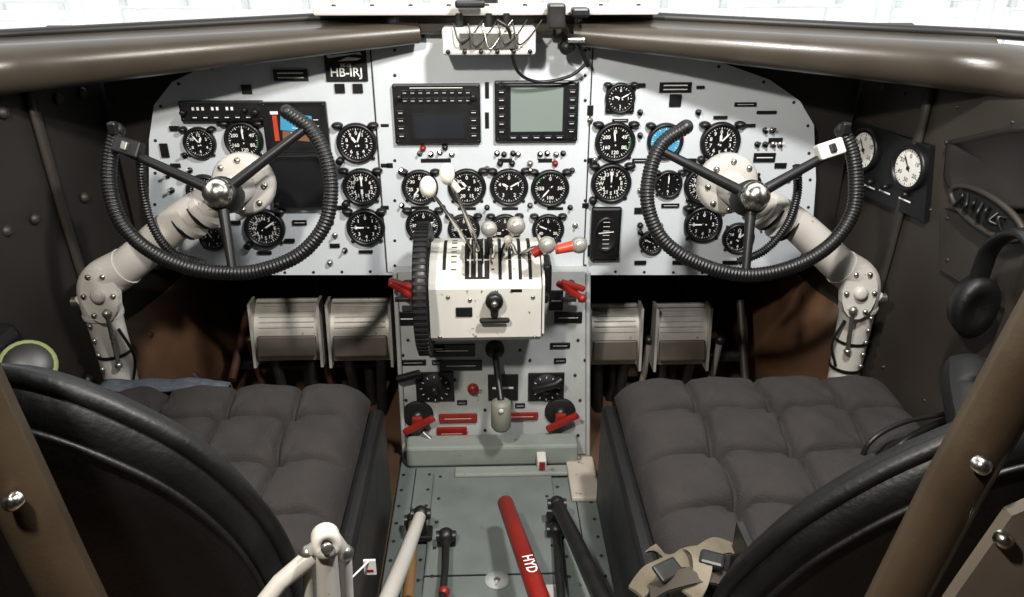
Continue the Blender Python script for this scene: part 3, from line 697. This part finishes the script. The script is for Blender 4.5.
def seat(x0,x1,side):
    b=B('cockpit_seat'); cx=(x0+x1)/2; w=x1-x0
    T=Matrix.Translation((cx,-.475,.270))@Matrix.Rotation(math.radians(3),4,'X')
    pillow(b,T,w,.46,.072,SEATF,200,200,tuft=(4,4),p=10,bot=.3,amp=.027,ph=side)
    b.box((0,0,-.035),(w*.985,.45,.08),LEATH,T,bev=.02,seg=4)
    pts=[T@Vector((sx*w*.488,sy*.220,.006)) for sx,sy in ((-1,-1),(-1,1),(1,1),(1,-1),(-1,-1))]
    b.tube(pts,.004,LEATH,8)
    b.box((cx,-.475,.17),(w*.8,.4,.06),DSTEEL,bev=.01)
    inx=x1 if side<0 else x0   # leather skirt on the aisle side of the seat bucket
    b.box((inx-side*.012,-.50,.165),(.030,.48,.23),LEATH,bev=.012,seg=3)
    for sx in (-1,1):
        for sy in (-1,1): b.tube([(cx+sx*w*.36,-.475+sy*.17,.15),(cx+sx*w*.38,-.475+sy*.19,.015)],.012,DSTEEL,10)
        b.box((cx+sx*w*.38,-.475,.012),(.03,.5,.024),DSTEEL,bev=.003)
    if side<0: O=[(-30,372),(20,377),(70,391),(130,416),(183,444),(230,480),(268,522),(290,565),(297,607),(280,665),(200,720),(60,735),(-60,720),(-120,640),(-130,520),(-115,430),(-80,385)]
    else: O=[(752,560),(725,590),(718,627),(745,690),(840,740),(960,750),(1050,735),(1105,640),(1115,520),(1100,452),(1070,420),(1035,416),(985,428),(930,450),(880,473),(832,500),(788,529)]
    pn=Vector((0,1,.25)).normalized(); p0=Vector((0,-.80,.40))
    bd=[onpl(a,c,p0,pn) for a,c in O]; bd=catmull(bd+[bd[0]],6)[:-1]; cen=sum(bd,Vector())/len(bd)
    for sg,T_ in ((1,.055),(-1,.045)):
        rows=[]
        for k in range(15):
            s_=math.sin(math.pi/2*k/14); h=T_*max(0,1-s_**5)**.5
            if sg<0 and .55<s_<.93: h-=.006*math.sin((s_-.55)/.38*math.pi*3)**2
            rows.append([cen+(p-cen)*s_+pn*(sg*h)+pn*.0015*wob(p.x*s_,p.z*s_,k*.1)*(1-s_) for p in bd+[bd[0]]])
        b.grid(rows,LEATH)
    b.tube(bd+[bd[0]],.0095,LEATH,12)
    b.tube([cen+(p-cen)*.90-pn*.034 for p in bd+[bd[0]]],.0035,LEATH,8)
    for sx in (-1,1): b.box((cx+sx*.17,-.74,.3),(.012,.05,.2),DSTEEL,bev=.003)
    b.done()
seat(-.68,-.222,-1); seat(.228,.725,1)
b=B('seat_cover_edge')
rows=[]
for i in range(17):
    rows.append([Vector((-.69+.22*i/16,-.290+.050*j/4,.338+.002*math.sin(i*1.3)-(.03 if j==4 else 0)-(.0 if i<14 else .004*(i-13)))) for j in range(5)])
b.grid(rows,BLUE); o=b.done(); md=o.modifiers.new('t','SOLIDIFY'); md.thickness=.004
def ribbon(b,pts,w,m,tw=0.):
    P=catmull(pts,8); A=[];C=[]
    for i,p in enumerate(P):
        t=(P[min(i+1,len(P)-1)]-P[max(0,i-1)]).normalized(); a_=tw*math.sin(i*.35); up=Vector((math.sin(a_),0,math.cos(a_))); s=t.cross(up).normalized(); A.append(p-s*w/2); C.append(p+s*w/2)
    mid=[(a+c)/2+Vector((0,0,.0015)) for a,c in zip(A,C)]
    b.grid([A,mid,C],m); b.grid([[p-Vector((0,0,.003)) for p in A],[p-Vector((0,0,.003)) for p in C]],m)
b=B('seat_belt')
ribbon(b,[on_z(636,592,.335),on_z(655,570,.35),on_z(680,560,.365),on_z(705,566,.36),on_z(738,600,.35)],.024,TAN,.5)
ribbon(b,[on_z(650,548,.345),on_z(672,556,.355),on_z(700,552,.37),on_z(722,545,.365),on_z(742,552,.35)],.024,TAN,.7)
ribbon(b,[on_z(650,592,.345),on_z(680,578,.37),on_z(705,574,.375),on_z(730,580,.36)],.026,mat('belt_dark',(62,56,48),.8),.5)
ribbon(b,[on_z(690,548,.36),on_z(702,562,.38),on_z(700,580,.375),on_z(690,596,.36)],.022,mat('belt_light',(118,110,94),.8),.4)
v=on_z(668,570,.368); b.box((0,0,0),(.034,.024,.006),DSTEEL,Matrix.Translation(v)@Matrix.Rotation(.5,4,'Z')@Matrix.Rotation(.3,4,'X'),bev=.003); v=on_z(712,560,.38); b.box((0,0,0),(.03,.024,.010),DSTEEL,Matrix.Translation(v)@Matrix.Rotation(-.4,4,'Z'),bev=.004)
b.done()
b=B('armrest_bracket')
y=-.87
a=on_y(326,541,y); c=on_y(330,625,y)
b.tube([a,c],[.010,.013],CREAM,16); b.lathe([(.014,-.012),(.014,.012),(.006,.012),(.006,-.012),(.014,-.012)],CREAM,frame(a,(.3,-1,.3)),20); b.bolt(a+Vector((.004,-.014,.004)),(.3,-1,.3),.006)
for px in (308,345): p=on_y(px,553,y+.02); b.tube([a+Vector((0,.02,-.008)),p,on_y(px+3,620,y+.02)],.007,CREAM,12); b.sphere(p,.009,STEEL)
b.tube([on_y(312,556,y+.02),on_y(280,582,y),on_y(255,614,y-.02)],[.010,.009,.009],CREAM,12)
b.cyl((c.x,c.y,c.z),(c.x,-.86,.02),.010,DSTEEL)
p=on_y(370,567,-.75); b.box(p,(.014,.003,.022),WHT); b.box(p+Vector((0,-.002,-.004)),(.008,.001,.003),RED); b.tube([p+Vector((0,0,.010)),p+Vector((-.04,-.05,.0))],.0012,WHT,6)
b.done()

# ------------------------------------------------ doorway braces (foreground)
DB=mat('brace_olive_paint',(62,51,38),.4,0,.2,12,.1,300)
for pts,bo in ((((-60,330),(52,560),(92,640)),((12,502),)),(((1065,295),(960,480),(885,625)),((982,466),(1004,540)))):
    b=B('doorway_brace'); y=-1.0
    P=[on_y(q_[0],q_[1],y) for q_ in pts]; top=P[0]+(P[0]-P[1]).normalized()*.35; bt=P[2]+(P[2]-P[1]).normalized()*.05; bt2=Vector((bt.x,y,.0))
    t=(P[2]-P[0]).normalized(); nrm=Vector((0,-1,0)); s=t.cross(nrm)
    Q=[top,P[0],P[1],P[2],bt,bt2]; w=.021
    sec=[(-w,.0),(-w*.8,.010),(-w*.3,.016),(w*.3,.016),(w*.8,.010),(w,.0),(w*.9,-.012),(-w*.9,-.012),(-w,0)]
    rows=[]
    for i,p in enumerate(Q):
        tt=(Q[min(i+1,5)]-Q[max(i-1,0)]).normalized(); ss=tt.cross(nrm).normalized()
        rows.append([p+ss*u+nrm*h for u,h in sec])
    b.grid(rows,DB)
    for q_ in bo:
        v=on_y(q_[0],q_[1],y-.022); b.lathe([(.0065,-.004),(.006,.003),(.003,.005),(.0001,.0055)],CHROME,frame(v,(0,-1,.2)),14)
    if pts[0][0]>500:
        pl_=[on_y(a_,c_,y-.018) for a_,c_ in ((1060,495),(1012,516),(935,625),(1060,640))]
        b.add([*pl_,*[p+Vector((0,.01,0)) for p in pl_]],[[0,1,2,3],[0,4,5,1],[1,5,6,2],[2,6,7,3],[3,7,4,0]],mat('brace_gusset',(112,104,92),.45,0,.1,20))
    b.done()

# ------------------------------------------------ right wall equipment
def wallp(px,py,side,off=.0):
    x=side*.76
    for _ in range(8):
        v=on_x(px,py,x-side*off); x=side*wallx(v.y,v.z)
    return on_x(px,py,x-side*off)
b=B('side_gauge_panel')
c=[wallp(*p,1,.012) for p in ((850,120),(930,146),(924,222),(856,192))]
n=(c[1]-c[0]).cross(c[3]-c[0]).normalized(); 
if n.x>0: n=-n
b.add([*c,*[p-n*.015 for p in c]],[[0,1,2,3],[0,4,5,1],[1,5,6,2],[2,6,7,3],[3,7,4,0]],BLK)
FG=mat('white_dial_face',(222,220,214),.45,0,.05,20,emit=.06)  # faint glow added to the poorly lit dials, which are no lamps
for px,py,r in ((865,150,.037),(910,168,.037)):
    v=onpl(px,py,c[0]+n*.002,n); M=frame(v,n,(0,-1,0)); dial(b,M,r,needles=(2.2,),face=FG,ink=BLK,digits=('0','10','20','30','40','50'),ticks=36)
for px,py in ((885,192),(905,200),(870,187)):
    v=onpl(px,py,c[0]+n*.002,n); M=frame(v,n,(0,-1,0)); b.quad(0,0,.03,.003,0,.001,WHT,M); b.lathe([(.005,0),(.005,.008),(.0001,.008)],DSTEEL,M@Matrix.Translation((0,.010,0)),10)
b.done()
b=B('side_wall_console')
c=[wallp(*p,1,.01) for p in ((940,208),(1040,240),(1040,330),(940,270))]
n=(c[1]-c[0]).cross(c[3]-c[0]).normalized()
if n.x>0:n=-n
b.add([*c,*[p-n*.02 for p in c]],[[0,1,2,3],[0,4,5,1],[1,5,6,2],[2,6,7,3],[3,7,4,0]],OLIVER)
for px,py in ((948,218),(990,228),(948,260),(1000,300)): v=onpl(px,py,c[0],n); b.bolt(v,n,.004,OLIVE)
v=onpl(985,212,c[0]+n*.02,n); M=frame(v,n,(0,-1,-.1))
ring=[M@Vector((.085*math.cos(k*math.pi/16),.026*math.sin(k*math.pi/16),0)) for k in range(33)]; b.tube(ring,.005,OLIVER,8)
b.disc(1,0,BLKM,M@Matrix.Diagonal((.083,.025,1,1)),24)
for k in range(7): a=M@Vector((-.06+.02*k,-.015+.006*(k%3),.006)); b.tube(catmull([a,M@Vector((-.04+.014*k,.01-.01*(k%2),.014)),M@Vector((-.06+.018*k,.012,.004))],5),.003,BLK,6)
b.done()
b=B('wall_vent_box')
c2=[wallp(*p,1,.012) for p in ((950,142),(1040,130),(1040,205),(955,190))]
pts=catmull(c2+[c2[0]],6)[:-1]; cc=sum(pts,Vector())/len(pts)
nn=Vector((-1,0,0))
rows=[[cc+(p-cc)*s_+nn*h for p in pts+[pts[0]]] for s_,h in ((1.06,-.012),(1.05,.004),(.96,.008),(.9,.002),(.0,.002))]
b.grid(rows,OLIVED)
for k in (0,6,12,18): b.bolt(cc+(pts[k]-cc)*.99+nn*.007,nn,.004,OLIVE)
b.done()
def headset(p,s,pad,nm='headset'):
    b=B(nm); p=Vector(p)
    b.tube(catmull([p+Vector((-.0,-.07*s,-.02*s)),p+Vector((0,-.06*s,.06*s)),p+Vector((0,0,.10*s)),p+Vector((0,.06*s,.06*s)),p+Vector((0,.07*s,-.02*s))],8),.008*s,BLK,10,flat=2)
    for sy in (-1,1):
        M=frame(p+Vector((0,sy*.065*s,-.04*s)),(0,-sy,.0),(1,0,0))@Matrix.Diagonal((.75,1.1,1,1))
        b.lathe([(.0001,-.03*s),(.03*s,-.028*s),(.042*s,-.015*s),(.045*s,.0)],BLK,M,20); b.lathe([(.045*s,.0),(.046*s,.012*s),(.035*s,.02*s),(.022*s,.014*s),(.0001,.01*s)],pad,M,20)
    b.tube(catmull([p+Vector((0,-.07*s,-.07*s)),p+Vector((0,-.12*s,-.1*s)),p+Vector((0,-.1*s,-.2*s)),p+Vector((0,0,-.25*s))],8),.004,BLK,8)
    b.done()
b=B('headset')
M=frame(on_y(28,366,-.38),(.45,-.6,.55))
b.lathe([(.03,-.03),(.043,-.02),(.044,0),(.042,.004)],BLK,M,24); b.lathe([(.042,.002),(.040,.008),(.034,.008),(.030,.004),(.0001,.002)],LIME,M,24)
b.lathe([(.035,.009),(.024,.014),(.0001,.014)],BLK,M,20)
v=on_y(28,366,-.38); b.tube(catmull([v+Vector((-.04,0,.01)),v+Vector((-.06,.02,.07)),v+Vector((-.06,.03,.12)),v+Vector((-.08,.0,.08))],8),.009,BLK,10)
b.tube([v+Vector((-.02,.0,-.02)),v+Vector((-.09,.04,-.04))],.014,DSTEEL,12)
b.box(v+Vector((-.06,.03,.0)),(.05,.08,.10),BLK,bev=.02)
b.done()
v=on_x(1020,300,.76); headset((v.x-.02,v.y,v.z),1.0,LEATH)
b=B('headset_cable')
b.tube(catmull([on_y(858,465,-.5),on_y(872,440,-.5),on_y(905,422,-.48),on_y(960,410,-.46),on_y(1010,385,-.44)],8),.004,DSTEEL,8)
b.tube(catmull([on_y(880,470,-.5),on_y(900,445,-.5),on_y(935,425,-.47),on_y(1000,400,-.44)],8),.006,BLK,8)
b.done()
b=B('jacket')
v=on_x(990,420,.70)
T=Matrix.Translation(v)@Matrix.Rotation(.5,4,'Y')@Matrix.Rotation(.5,4,'X')
pillow(b,T,.14,.20,.04,BLKM,50,50,tuft=(3,3),rnd=.6,p=4,bot=.8,amp=.022)
b.done()

# ------------------------------------------------ hangar outside
b=B('hangar_floor'); b.box((0,20,-2.05),(80,60,.1),HGF); b.done()
b=B('hangar_back_wall'); b.box((0,40,5),(80,.3,14),HGW)
for k in range(26): b.box((-39+3*k,39.7,5),(.3,.3,14),HGD)
for z in (.5,3.5,8): b.box((0,39.6,z),(80,.2,.3),HGD)
b.done()
b=B('maintenance_stands')
for sx in (-1,1):
    for k in range(4):
        x=sx*(5+k*3.2); yb_=12+k*1.5
        b.box((x,yb_,-.7),(1.8,.8,.12),[HGD,HGW,YEL][k%3],bev=.03)
        for dx in (-.8,.8):
            for dy in (-.3,.3): b.cyl((x+dx,yb_+dy,-2),(x+dx,yb_+dy,.1),.03,HGD)
        for z in (-.2,.1): b.cyl((x-.8,yb_-.3,z),(x+.8,yb_-.3,z),.025,HGD)
        b.cyl((x-.8,yb_-.3,-2),(x+.8,yb_-.3,-.7),.025,HGD)
b.done()

# ------------------------------------------------ light
w=bpy.data.worlds.new('World'); scn.world=w; w.use_nodes=True
w.node_tree.nodes['Background'].inputs[0].default_value=(.95,.98,1,1); w.node_tree.nodes['Background'].inputs[1].default_value=1.9
def area(name,loc,tgt,size,e,col):
    l=bpy.data.lights.new(name,'AREA'); l.energy=e; l.size=size; l.color=col; o=bpy.data.objects.new(name,l); scn.collection.objects.link(o)
    o.location=loc; o.rotation_euler=(Vector(tgt)-Vector(loc)).to_track_quat('-Z','Y').to_euler()
area('added_key_light',(.30,-.85,1.48),(0,-.1,.5),.08,19,(1,.98,.95))  # area light added overhead as key; no dome lamp is known here
area('added_front_light',(-.30,-1.3,1.45),(0.1,-.05,.40),.06,17,(1,.93,.84))  # area light added behind the camera to brighten panel and braces
